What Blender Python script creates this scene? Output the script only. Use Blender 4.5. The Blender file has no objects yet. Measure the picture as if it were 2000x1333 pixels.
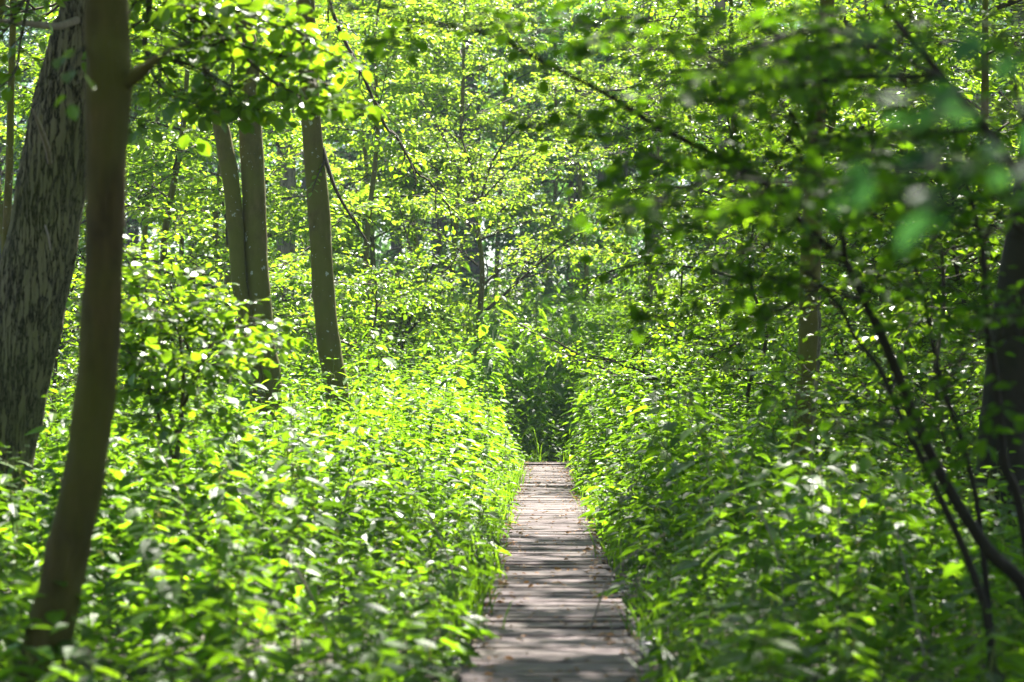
import bpy, math, random
import numpy as np
from mathutils import Vector

sc = bpy.context.scene
R = math.radians
# ------------------------------------------------------------------ camera, sky, sun, exposure
FPX, W0, H0 = 4722.0, 2000.0, 1333.0          # 85 mm lens, in photo pixels
EYE = np.array((0.0, 0.0, 1.3))
YAW, PITCH = math.atan(60 / FPX), math.atan(99.5 / FPX)
cam_d = bpy.data.cameras.new('camera'); cam = bpy.data.objects.new('camera', cam_d)
sc.collection.objects.link(cam); sc.camera = cam
cam.location = EYE; cam.rotation_euler = (R(90) + PITCH, 0, YAW)
cam_d.lens = 85; cam_d.sensor_width = 36; cam_d.clip_start = .1; cam_d.clip_end = 2000
cam_d.dof.use_dof = True; cam_d.dof.focus_distance = 30; cam_d.dof.aperture_fstop = 2.9
SUN_EL, SUN_AZ = R(52), R(16)                  # azimuth clockwise from +Y (ahead, a little to the right)
w = bpy.data.worlds.new('World'); sc.world = w; w.use_nodes = True
nt = w.node_tree; sky = nt.nodes.new('ShaderNodeTexSky'); sky.sky_type = 'NISHITA'; sky.sun_disc = False
sky.sun_elevation = SUN_EL; sky.sun_rotation = SUN_AZ
nt.links.new(sky.outputs[0], nt.nodes['Background'].inputs[0]); nt.nodes['Background'].inputs[1].default_value = .05
sd = bpy.data.lights.new('sun', 'SUN'); so = bpy.data.objects.new('sun', sd); sc.collection.objects.link(so)
sd.energy = 5; sd.angle = R(.5); sd.color = (1, .95, .86)
TOSUN = Vector((math.cos(SUN_EL) * math.sin(SUN_AZ), math.cos(SUN_EL) * math.cos(SUN_AZ), math.sin(SUN_EL)))
so.rotation_euler = TOSUN.to_track_quat('Z', 'Y').to_euler()
so.location = (8, 30, 40)
sc.view_settings.view_transform = 'Standard'; sc.view_settings.look = 'None'
sc.view_settings.exposure = 2.45; sc.view_settings.gamma = 1
cy = sc.cycles
cy.max_bounces = 7; cy.diffuse_bounces = 5; cy.glossy_bounces = 2; cy.transmission_bounces = 5
cy.transparent_max_bounces = 4; cy.caustics_reflective = False; cy.caustics_refractive = False
cy.sample_clamp_indirect = 6; cy.use_denoising = True

_s, _c, _sp, _cp = math.sin(YAW), math.cos(YAW), math.sin(PITCH), math.cos(PITCH)
FWD = np.array((-_s * _cp, _c * _cp, _sp)); RGT = np.array((_c, _s, 0)); UP = np.cross(RGT, FWD)
def P(px, py, d):
    return EYE + d * (FWD + (px - 1000) / FPX * RGT + (666.5 - py) / FPX * UP)
def proj(p):
    v = p - EYE; d = v @ FWD
    return 1000 + FPX * (v @ RGT) / d, 666.5 - FPX * (v @ UP) / d, d

# ------------------------------------------------------------------ materials
def mat(name):
    m = bpy.data.materials.new(name); m.use_nodes = True
    t = m.node_tree; b = t.nodes['Principled BSDF']
    return m, t, b, t.nodes.new, t.links.new
def ramp(N, stops):
    r = N('ShaderNodeValToRGB'); e = r.color_ramp.elements
    while len(e) < len(stops): e.new(.5)
    for k, (p, c) in enumerate(stops): e[k].position = p; e[k].color = (*c, 1)
    return r
def leaf_mat(name, refl, trans, mix=.5, rough=.38, spec=.5, var=.35, warm=(.30, .30, .03)):
    m, t, b, N, L = mat(name)
    g = N('ShaderNodeNewGeometry'); oi = N('ShaderNodeObjectInfo')
    add = N('ShaderNodeMath'); add.operation = 'MULTIPLY_ADD'; L(g.outputs['Random Per Island'], add.inputs[0]); add.inputs[1].default_value = 2 * var; add.inputs[2].default_value = 1 - var
    def tint(c, alt):
        mx = N('ShaderNodeMix'); mx.data_type = 'RGBA'
        mx.inputs['A'].default_value = (*c, 1); mx.inputs['B'].default_value = (*alt, 1)
        pw = N('ShaderNodeMath'); pw.operation = 'POWER'; L(g.outputs['Random Per Island'], pw.inputs[0]); pw.inputs[1].default_value = 3
        L(pw.outputs[0], mx.inputs['Factor'])
        vm = N('ShaderNodeVectorMath'); vm.operation = 'SCALE'; L(mx.outputs['Result'], vm.inputs[0]); L(add.outputs[0], vm.inputs['Scale'])
        return vm.outputs[0]
    L(tint(refl, (refl[0] * 1.7, refl[1] * 1.25, refl[2])), b.inputs['Base Color'])
    b.inputs['Roughness'].default_value = rough; b.inputs['Specular IOR Level'].default_value = spec
    tr = N('ShaderNodeBsdfTranslucent'); L(tint(trans, (trans[0] * 1.3, trans[1] * 1.08, trans[2])), tr.inputs['Color'])
    ms = N('ShaderNodeMixShader'); ms.inputs[0].default_value = mix
    L(b.outputs[0], ms.inputs[1]); L(tr.outputs[0], ms.inputs[2]); L(ms.outputs[0], t.nodes['Material Output'].inputs[0])
    return m
def bark_mat(name, dark, light, moss, moss_amt=.5, zs=.12, scale=9, bump=.6, furrow=True, lichen=0):
    m, t, b, N, L = mat(name)
    tc = N('ShaderNodeTexCoord'); mp = N('ShaderNodeMapping'); L(tc.outputs['Object'], mp.inputs[0]); mp.inputs['Scale'].default_value = (1, 1, zs)
    n1 = N('ShaderNodeTexNoise'); L(mp.outputs[0], n1.inputs[0]); n1.inputs['Scale'].default_value = scale; n1.inputs['Detail'].default_value = 8; n1.inputs['Roughness'].default_value = .65
    src = n1.outputs[0]
    if furrow:
        v = N('ShaderNodeTexVoronoi'); v.feature = 'DISTANCE_TO_EDGE'; v.inputs['Scale'].default_value = scale * 1.2
        ad = N('ShaderNodeMix'); ad.data_type = 'VECTOR'; ad.inputs['Factor'].default_value = .2
        L(mp.outputs[0], ad.inputs['A']); L(n1.outputs['Color'], ad.inputs['B']); L(ad.outputs['Result'], v.inputs[0])
        mr = N('ShaderNodeMapRange'); L(v.outputs[0], mr.inputs[0]); mr.inputs[2].default_value = .14
        mu = N('ShaderNodeMath'); mu.operation = 'MULTIPLY'; L(mr.outputs[0], mu.inputs[0]); L(n1.outputs[0], mu.inputs[1])
        mu2 = N('ShaderNodeMath'); mu2.operation = 'MULTIPLY'; L(mu.outputs[0], mu2.inputs[0]); mu2.inputs[1].default_value = 2.2
        src = mu2.outputs[0]
    r = ramp(N, [(.25, dark), (.72, light)]); L(src, r.inputs[0])
    n2 = N('ShaderNodeTexNoise'); L(tc.outputs['Object'], n2.inputs[0]); n2.inputs['Scale'].default_value = 2.2; n2.inputs['Detail'].default_value = 6
    r2 = ramp(N, [(.5 - .2 * moss_amt, (0, 0, 0)), (.8 - .3 * moss_amt, (1, 1, 1))]); L(n2.outputs[0], r2.inputs[0])
    mm = N('ShaderNodeMath'); mm.operation = 'MULTIPLY'; L(r2.outputs[0], mm.inputs[0]); mm.inputs[1].default_value = moss_amt
    mx = N('ShaderNodeMix'); mx.data_type = 'RGBA'; L(mm.outputs[0], mx.inputs['Factor']); L(r.outputs[0], mx.inputs['A']); mx.inputs['B'].default_value = (*moss, 1)
    out = mx.outputs['Result']
    if lichen:
        n3 = N('ShaderNodeTexNoise'); L(tc.outputs['Object'], n3.inputs[0]); n3.inputs['Scale'].default_value = 17; n3.inputs['Detail'].default_value = 3
        r3 = ramp(N, [(.66, (0, 0, 0)), (.7, (lichen,) * 3)]); L(n3.outputs[0], r3.inputs[0])
        m3 = N('ShaderNodeMix'); m3.data_type = 'RGBA'; L(r3.outputs[0], m3.inputs['Factor']); L(out, m3.inputs['A']); m3.inputs['B'].default_value = (.42, .44, .38, 1); out = m3.outputs['Result']
    L(out, b.inputs['Base Color']); b.inputs['Roughness'].default_value = .85; b.inputs['Specular IOR Level'].default_value = .25
    bp = N('ShaderNodeBump'); bp.inputs['Strength'].default_value = bump; bp.inputs['Distance'].default_value = .03; L(src, bp.inputs['Height']); L(bp.outputs[0], b.inputs['Normal'])
    return m
M = {}
M['nettle'] = leaf_mat('nettle leaf', (.046, .115, .008), (.22, .45, .012), .5, .45, .24, .45)
M['teal'] = leaf_mat('leaf tinted blue for shade', (.026, .085, .036), (.06, .2, .04), .4, .6, .2)  # blue of sky-lit shade is put into this leaf colour
M['herb'] = leaf_mat('dark herb leaf', (.035, .09, .010), (.16, .34, .012), .45, .45, .28)
M['stem'] = leaf_mat('nettle stem', (.10, .17, .025), (.2, .3, .025), .2, .5, .4)
M['tassel'] = leaf_mat('nettle tassel', (.25, .28, .08), (.3, .35, .07), .35, .6, .2)
M['hazel'] = leaf_mat('round leaf', (.050, .12, .009), (.25, .46, .012), .5, .33, .5)
M['shade'] = leaf_mat('shade darkened leaf', (.030, .080, .005), (.16, .38, .008), .45, .6, .1)  # leaves in shade: the shade is painted in as a darker green
M['birch'] = leaf_mat('light leaf', (.068, .14, .014), (.32, .53, .025), .55, .38, .34)
M['wood'] = leaf_mat('far leaf', (.036, .10, .034), (.14, .34, .05), .45, .42, .35)  # cool cast of the hazy distant shade mixed into the leaf colour
M['dry'] = leaf_mat('dry leaf', (.20, .13, .06), (.25, .14, .05), .25, .6, .2)
M['bark_dark'] = bark_mat('smooth dark mossy bark', (.018, .012, .003), (.115, .080, .022), (.085, .085, .009), .7, .3, 11, 1.0, False)
M['bark_black'] = bark_mat('blackish bark', (.010, .008, .005), (.034, .026, .015), (.022, .026, .006), .4, .4, 9, .4, False)  # blackish brown, the darkest of the bark colours
M['bark_thick'] = bark_mat('furrowed bark', (.036, .030, .015), (.23, .20, .115), (.13, .14, .04), .5, .13, 17, 1.0)
M['bark_alder'] = bark_mat('smooth greenish bark', (.042, .034, .010), (.17, .135, .05), (.115, .12, .014), .8, .5, 12, .3, False, .8)
M['bark_pale'] = bark_mat('pale bark', (.10, .085, .06), (.30, .25, .18), (.12, .12, .05), .3, .12, 12, .5)
M['bark_far'] = bark_mat('far trunk bark', (.05, .045, .04), (.15, .13, .11), (.06, .07, .03), .3, .15, 8, .5)
M['twig'] = bark_mat('twig bark', (.03, .025, .018), (.085, .07, .045), (.06, .06, .02), .4, 1, 20, .2, False)
M['twig_pale'] = bark_mat('dead pale wood', (.16, .12, .10), (.32, .26, .22), (.2, .18, .1), .2, .3, 20, .3, False)

# ------------------------------------------------------------------ mesh builder
class MB:
    def __init__(s): s.v = []; s.f = []; s.n = 0; s.lv = []          # (verts) ; faces as (array of loops, size, material, smooth)
    def add(s, v, faces, mi=0, smooth=True):
        v = np.asarray(v, np.float32).reshape(-1, 3); faces = np.asarray(faces, np.int32)
        s.v.append(v); s.f.append((faces + s.n, mi, smooth)); s.n += len(v)
    def tube(s, pts, rad, sides=6, mi=0, cap=False):
        pts = np.asarray(pts, float); n = len(pts); rad = np.broadcast_to(np.asarray(rad, float), (n,))
        t = np.gradient(pts, axis=0); t /= np.linalg.norm(t, axis=1)[:, None] + 1e-9
        ref = np.array((1., 0, 0)) if abs(t[:, 0]).mean() < .7 else np.array((0, 0, 1.))
        a = np.cross(t, ref); a /= np.linalg.norm(a, axis=1)[:, None] + 1e-9; b = np.cross(t, a)
        th = np.arange(sides) * 2 * math.pi / sides
        ring = pts[:, None, :] + rad[:, None, None] * (np.cos(th)[None, :, None] * a[:, None, :] + np.sin(th)[None, :, None] * b[:, None, :])
        i = np.arange(n - 1)[:, None] * sides; j = np.arange(sides)[None, :]; k = (j + 1) % sides
        q = np.stack([i + j, i + k, i + sides + k, i + sides + j], -1).reshape(-1, 4)
        s.add(ring.reshape(-1, 3), q, mi)
        if cap:
            e = (n - 1) * sides
            s.add(np.vstack([ring[-1], pts[-1][None]]), np.array([[c, (c + 1) % sides, sides] for c in range(sides)]), mi)
    def leaves(s, pos, dr, nr, ln, wd, T, mi=0):
        if len(pos) == 0: return
        pos = np.asarray(pos, float); x = np.asarray(dr, float); nr = np.asarray(nr, float)
        x = x / (np.linalg.norm(x, axis=1)[:, None] + 1e-9)
        z = nr - (nr * x).sum(1)[:, None] * x; z /= np.linalg.norm(z, axis=1)[:, None] + 1e-9; y = np.cross(z, x)
        ln = np.asarray(ln, float)[:, None, None]; wd = np.asarray(wd, float)[:, None, None]
        tv, tf = T
        v = pos[:, None, :] + ln * tv[None, :, 0:1] * x[:, None, :] + ln * wd * tv[None, :, 1:2] * y[:, None, :] + ln * tv[None, :, 2:3] * z[:, None, :]
        k = len(tv); off = (np.arange(len(pos)) * k)[:, None, None]
        s.add(v.reshape(-1, 3), (tf[None] + off).reshape(-1, tf.shape[1]), mi, False)
    def build(s, name, mats, parent=None, base=None):
        me = bpy.data.meshes.new(name)
        v = np.concatenate(s.v) if s.v else np.zeros((0, 3), np.float32)
        if base is not None: v = v - np.asarray(base, np.float32)
        loops = np.concatenate([f.ravel() for f, _, _ in s.f]); tot = np.concatenate([np.full(len(f), f.shape[1], np.int32) for f, _, _ in s.f])
        mi = np.concatenate([np.full(len(f), m, np.int32) for f, m, _ in s.f]); sm = np.concatenate([np.full(len(f), q, bool) for f, _, q in s.f])
        st = np.concatenate([[0], np.cumsum(tot)[:-1]]).astype(np.int32)
        me.vertices.add(len(v)); me.vertices.foreach_set('co', v.astype(np.float32).ravel())
        me.loops.add(len(loops)); me.loops.foreach_set('vertex_index', loops.astype(np.int32))
        me.polygons.add(len(tot)); me.polygons.foreach_set('loop_start', st); me.polygons.foreach_set('material_index', mi)
        me.polygons.foreach_set('use_smooth', sm)
        for m in (mats if isinstance(mats, (list, tuple)) else [mats]): me.materials.append(m)
        me.update(calc_edges=True)
        o = bpy.data.objects.new(name, me); sc.collection.objects.link(o)
        if parent is not None: o.parent = parent
        return o
def thing(name, label, cat, loc, group=None, rz=0, scale=1):
    o = bpy.data.objects.new(name, None); sc.collection.objects.link(o); o.empty_display_size = .2
    o.location = loc; o.rotation_euler = (0, 0, rz); o.scale = (scale,) * 3
    o['label'] = label; o['category'] = cat
    if group: o['group'] = group
    return o

# leaf templates: x along the leaf, y across (times width), z out
POINT = (np.array([(0, 0, 0), (.26, .47, .07), (.62, .30, .03), (1, 0, -.14), (.62, -.30, .03), (.26, -.47, .07)], float), np.array([(0, 3, 2, 1), (0, 5, 4, 3)]))
LEAF = (np.array([(0, 0, 0), (.32, .46, .07), (.68, .40, .05), (1, 0, -.12), (.68, -.40, .05), (.32, -.46, .07)], float), np.array([(0, 3, 2, 1), (0, 5, 4, 3)]))
OVAL = (np.array([(0, 0, 0), (.12, .28, .02), (.38, .50, .07), (.68, .42, .05), (.9, .18, -.02), (1, 0, -.08), (.9, -.18, -.02), (.68, -.42, .05), (.38, -.50, .07), (.12, -.28, .02), (.38, 0, .0), (.68, 0, -.02)], float),
        np.array([(0, 10, 2, 1), (10, 11, 3, 2), (11, 5, 4, 3), (0, 9, 8, 10), (10, 8, 7, 11), (11, 7, 6, 5)]))
def serrated(n=7):
    v = [(0, 0, 0)]; f = []
    xs = np.linspace(0, 1, n + 1); mid = [0]
    for x in xs[1:]: v.append((x, 0, -.22 * x * x)); mid.append(len(v) - 1)
    for sgn in (1, -1):
        def wd(x): return .5 * math.sin(math.pi * min(1, x ** .72 * 1.0)) ** .8 if 0 < x < 1 else 0
        prev = 0
        for k in range(n):
            x0, x1 = xs[k], xs[k + 1]
            xt = x0 + .95 * (x1 - x0); w1 = wd((x0 + x1) / 2) * 1.08; w2 = wd(x1) * .86
            v.append((xt, sgn * w1, .05 * w1 - .2 * xt * xt)); a = len(v) - 1
            if k < n - 1: v.append((x1 - .01, sgn * w2, .04 * w2 - .21 * x1 * x1)); bq = len(v) - 1
            else: bq = mid[n]
            q1 = (mid[k], mid[k + 1], a, prev) if sgn < 0 else (mid[k], prev, a, mid[k + 1])
            f.append(q1)
            if k < n - 1: f.append((mid[k + 1], mid[k + 1], bq, a) if False else ((mid[k + 1], bq, a, a) if False else (mid[k + 1], a, bq)))
            prev = bq
    v = np.array(v, float)
    tri = []
    for q in f:
        tri.append(q[:3])
        if len(q) == 4 and q[3] != q[0] and len(set(q)) == 4: tri.append((q[0], q[2], q[3]))
    return v, np.array(tri)
NETTLE = serrated()
DIAM = (np.array([(0, 0, 0), (.42, .5, .08), (1, 0, -.1), (.42, -.5, .08)], float), np.array([(0, 2, 1), (0, 3, 2)]))

def unit(v): v = np.asarray(v, float); return v / (np.linalg.norm(v) + 1e-9)
def wander(rng, p, d, L, n, curve, grav):
    pts = [np.array(p, float)]; d = unit(d); st = L / n
    for _ in range(n):
        d = unit(d + rng.normal(0, curve, 3) + np.array((0, 0, grav))); pts.append(pts[-1] + d * st)
    return np.array(pts)
def smooth_path(ctrl, n=8):
    c = np.asarray(ctrl, float); m = len(c)
    if m < 3: return np.array([c[0] + (c[-1] - c[0]) * t for t in np.linspace(0, 1, n + 1)])
    e = np.vstack([2 * c[0] - c[1], c, 2 * c[-1] - c[-2]]); out = []
    for i in range(m - 1):
        p0, p1, p2, p3 = e[i:i + 4]
        for t in np.arange(n) / n:
            out.append(.5 * (2 * p1 + (p2 - p0) * t + (2 * p0 - 5 * p1 + 4 * p2 - p3) * t * t + (3 * p1 - p0 - 3 * p2 + p3) * t ** 3))
    out.append(c[-1]); return np.array(out)
def pix(ctrl, n=6):
    """control points (px, py, depth, width in px) -> smooth path and radii"""
    q = np.array([(*P(a, b, d), .5 * wd * d / FPX) for a, b, d, wd in ctrl]); s = smooth_path(q, n)
    return s[:, :3], np.maximum(s[:, 3], .0015)

class Crown:
    """twigs and leaves collected for one tree"""
    def __init__(s, rng, leaf=.07, wid=.75, T=LEAF, tilt=.45, twig_r=.004, leaf_sp=.045, sides=4, droop=-.25):
        s.rng = rng; s.leaf = leaf; s.wid = wid; s.T = T; s.tilt = tilt; s.tr = twig_r; s.sp = leaf_sp; s.sides = sides; s.droop = droop
        s.tw = MB(); s.p = []; s.d = []; s.keep = None
    def leafy(s, pts):
        """alternate leaves along a twig"""
        seg = np.diff(pts, axis=0); L = np.linalg.norm(seg, axis=1); cum = np.concatenate([[0], np.cumsum(L)]); tot = cum[-1]
        n = max(2, int(tot / s.sp)); t = np.linspace(.12 * tot, tot, n)
        k = np.clip(np.searchsorted(cum, t) - 1, 0, len(L) - 1); f = ((t - cum[k]) / (L[k] + 1e-9))[:, None]
        p = pts[k] + seg[k] * f; d = seg[k] / (L[k][:, None] + 1e-9)
        side = np.cross(d, (0, 0, 1.)); side /= np.linalg.norm(side, axis=1)[:, None] + 1e-6
        sg = np.where(np.arange(n) % 2 == 0, 1., -1.)[:, None]; sg[-1] *= .2
        ld = d * .65 + side * sg + s.rng.normal(0, .25, (n, 3)); ld[:, 2] += s.droop
        s.p.append(p + ld * .012); s.d.append(ld)
    def branch(s, pts, r0, spec, mi=0):
        """spec: list of (spacing, length, angle, curve, gravity) for the levels below this branch"""
        n = len(pts)
        s.tw.tube(pts, np.linspace(r0, max(r0 * .25, s.tr * .6), n), s.sides, 0)
        if not spec: s.leafy(pts); return
        sp, ln, ang, cv, gv = spec[0]; rng = s.rng
        seg = np.diff(pts, axis=0); L = np.linalg.norm(seg, axis=1); cum = np.concatenate([[0], np.cumsum(L)]); tot = cum[-1]
        t = tot * .12; sgn = 1
        while t < tot:
            k = min(len(L) - 1, max(0, int(np.searchsorted(cum, t)) - 1)); p = pts[k] + seg[k] * (t - cum[k]) / (L[k] + 1e-9); d = seg[k] / (L[k] + 1e-9)
            side = np.cross(d, (0, 0, 1.)); q = np.linalg.norm(side)
            side = side / q if q > .2 else unit(rng.normal(0, 1, 3))
            a = ang * rng.uniform(.7, 1.3)
            nd = d * math.cos(a) + side * sgn * math.sin(a) + np.array((0, 0, rng.normal(0, .28)))
            l = ln * rng.uniform(.6, 1.25) * (1 - .55 * t / tot)
            s.branch(wander(rng, p, nd, l, 4 if len(spec) > 1 else 3, cv, gv), max(s.tr, r0 * .45), spec[1:])
            sgn = -sgn; t += sp * rng.uniform(.6, 1.4)
        s.branch(pts[-2:] + (pts[-1] - pts[-2]) * .5, s.tr, [])
    def build(s, parent, base, m_leaf, m_twig, name='crown'):
        rng = s.rng
        p = np.concatenate(s.p); d = np.concatenate(s.d)
        if s.keep is not None: k = s.keep(p); p = p[k]; d = d[k]
        n = len(p); nr = np.array((0, 0, 1.)) + rng.normal(0, s.tilt, (n, 3))
        s.tw.leaves(p, d, nr, s.leaf * rng.uniform(.6, 1.25, n), s.wid * rng.uniform(.85, 1.15, n), s.T, 1)
        s.nleaf = n
        return s.tw.build(name, [m_twig, m_leaf], parent, base)

def ground_z(x, y):
    y = np.asarray(y, float)
    t = np.clip(y - 42, 0, 60); return .10 * (t * t / (t + 6)) * np.where(t < 0, 0, 1)
def bumpy_trunk(mb, pts, rad, sides, rng, amp=.04, furrow=0):
    """trunk with gentle lumps and root flare"""
    n0 = mb.n; mb.tube(pts, rad, sides, 0)
    v = mb.v[-1].reshape(len(pts), sides, 3); c = np.asarray(pts)[:, None, :]
    th = np.arange(sides) * 2 * math.pi / sides; zz = np.arange(len(pts))[:, None] * .35
    f = 1 + amp * (np.sin(2 * th[None] + zz * 1.3 + rng.uniform(0, 6)) * .6 + np.sin(3 * th[None] - zz * .9 + rng.uniform(0, 6)) * .4 + rng.normal(0, .25, (len(pts), sides)))
    if furrow:
        ph = np.cumsum(rng.normal(0, .25, len(pts)))[:, None]
        f = f + furrow * np.abs(np.sin(11 * th[None] + ph)) + furrow * .6 * np.sin(23 * th[None] - ph * 1.5)
    for _ in range(7):                            # knots and old branch scars
        k0 = rng.uniform(.1, .75) * len(pts); t0 = rng.uniform(0, 6.28); w0 = rng.uniform(.5, 1.1)
        dt = (th[None] - t0 + math.pi) % (2 * math.pi) - math.pi
        f = f + rng.uniform(.05, .14) * np.exp(-((np.arange(len(pts))[:, None] - k0) / w0) ** 2 - (dt / .55) ** 2)
    mb.v[-1] = (c + (v - c) * f[:, :, None]).reshape(-1, 3).astype(np.float32)

SPEC_FULL = [(.34, 1.15, .95, .12, -.02), (.15, .42, .85, .14, -.03)]
def limbs(cr, mb, rng, axis, rad, n, z0, z1, ln, spec, up=.35, az=None):
    """n limbs leave the trunk between heights z0 and z1; limb wood joins the trunk mesh"""
    zs = np.sort(rng.uniform(z0, z1, n)); a0 = rng.uniform(0, 6.28)
    for i, z in enumerate(zs):
        k = int(np.argmin(abs(axis[:, 2] - z))); p = axis[k]
        a = a0 + i * 2.4 + rng.normal(0, .3)
        if az is not None: a = rng.uniform(*az)
        f = 1 - .55 * (z - z0) / (z1 - z0 + .01)
        d = np.array((math.cos(a), math.sin(a), up + rng.normal(0, .15)))
        pts = wander(rng, p, d, ln * f * rng.uniform(.75, 1.2), 7, .13, -.035)
        cr.branch(pts, min(rad[k] * .5, .012 + .012 * ln * f), spec)

PX, PW = .06, .40                               # path centre and half width
TS = np.array(TOSUN)
def clearing(rng, strong=.9):
    """thins the high leaves (above the view) that would stand in the sun of the clearing or of the low bough"""
    def keep(p):
        def sh(z): return p - TS * ((p[:, 2] - z) / TS[2])[:, None]
        q, b, c, e = sh(1.2), sh(3.3), sh(2.1), sh(4.5); u = rng.random(len(p)); out = p[:, 2] > 1.4 + .166 * p[:, 1]
        k = ~((q[:, 1] > 20.5) & (q[:, 1] < 62) & (q[:, 0] > -3.6 - .03 * q[:, 1]) & (q[:, 0] < 2 + .1 * q[:, 1]) & (u < strong))
        k &= ~((e[:, 1] > 20) & (e[:, 1] < 60) & (e[:, 0] > -5) & (e[:, 0] < 7) & (u < strong * .75))
        k &= ~((b[:, 1] > 12.8) & (b[:, 1] < 15.8) & (b[:, 0] > -2.7) & (b[:, 0] < -.4) & (u < .97))
        k &= ~((c[:, 1] > 14.8) & (c[:, 1] < 16.6) & (c[:, 0] > -3) & (c[:, 0] < -1.2) & (u < .96))
        k &= ~((q[:, 0] > .9) & (q[:, 0] < 6.5) & (q[:, 1] > 14.5) & (q[:, 1] < 30) & (u < .72))
        x, y = q[:, 0], q[:, 1]                  # gaps in the leaf roof, each letting a fleck of sun through
        fl = np.sin(6.1 * x + 2 * np.sin(2.3 * y + 1)) * np.sin(4.7 * y + 2 * np.sin(3.7 * x)) + .45 * np.sin(2.1 * x + .8 * y + 1.7) * np.sin(1.3 * y - .9 * x)
        k = np.where((abs(x - PX) < 1.1) & (y > 14.5) & (y < 23.5), True, k)
        k &= ~((abs(x - PX) < .9) & (y < 27) & (np.sin(2.6 * y + .8 * np.sin(2.2 * x + 1)) + .4 * np.sin(6.3 * y + 2 * x) > .72) & (u < .97))
        k &= ~((fl > np.where(x > 1, .22, .5)) & (u < .97))
        return k | ~out
    return keep

def tree(label, ctrl, bark, leafm, crown_args, limb_args, seed, name='tree', sides=14, cat='tree', group=None, extra=None, furrow=0, amp=.03, npt=6, gap=False, twigm=None):
    rng = np.random.default_rng(seed)
    axes = ctrl if isinstance(ctrl[0], list) else [ctrl]
    paths = [pix(a, npt) for a in axes]
    base = paths[0][0][0].copy(); base[2] = float(ground_z(base[0], base[1]))
    t = thing(name, label, cat, base, group)
    cr = Crown(rng, **crown_args); mbs = []
    if gap: cr.keep = clearing(rng)
    for (pts, rad) in paths:
        mb = MB(); bumpy_trunk(mb, pts, rad, sides, rng, amp, furrow); mbs.append(mb)
    for k, la in enumerate(limb_args): limbs(cr, mbs[min(k, len(mbs) - 1)], rng, *paths[min(k, len(paths) - 1)], **la)
    if extra: extra(cr, mbs, rng, t, base)
    for mb in mbs: mb.build('trunk', bark, t, base)
    if cr.p: cr.build(t, base, leafm, twigm or M['twig'])
    return t

# ------------------------------------------------------------------ ground and boardwalk
def build_ground():
    xs = np.concatenate([np.linspace(-300, -16, 16), np.linspace(-14, 14, 57), np.linspace(16, 300, 16)])
    ys = np.concatenate([np.linspace(-60, 2, 10), np.linspace(3, 60, 115), np.linspace(62, 130, 30), np.linspace(150, 400, 8)])
    X, Y = np.meshgrid(xs, ys); rng = np.random.default_rng(5)
    Z = ground_z(X, Y) + rng.normal(0, .025, X.shape) * (abs(X - PX) > .9) - .03
    nx, ny = len(xs), len(ys); i = (np.arange(ny - 1)[:, None] * nx + np.arange(nx - 1)[None]).ravel()
    mb = MB(); mb.add(np.stack([X, Y, Z], -1), np.stack([i, i + 1, i + nx + 1, i + nx], -1))
    m, t, b, N, L = mat('forest soil')
    tc = N('ShaderNodeTexCoord'); n = N('ShaderNodeTexNoise'); L(tc.outputs['Object'], n.inputs[0]); n.inputs['Scale'].default_value = 3; n.inputs['Detail'].default_value = 9
    r = ramp(N, [(.3, (.018, .014, .009)), (.5, (.05, .038, .024)), (.62, (.035, .05, .015)), (.75, (.09, .07, .045))]); L(n.outputs[0], r.inputs[0]); L(r.outputs[0], b.inputs['Base Color'])
    b.inputs['Roughness'].default_value = .95
    bp = N('ShaderNodeBump'); bp.inputs['Distance'].default_value = .04; L(n.outputs[0], bp.inputs['Height']); L(bp.outputs[0], b.inputs['Normal'])
    o = mb.build('ground', m); o['kind'] = 'structure'
build_ground()

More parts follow.
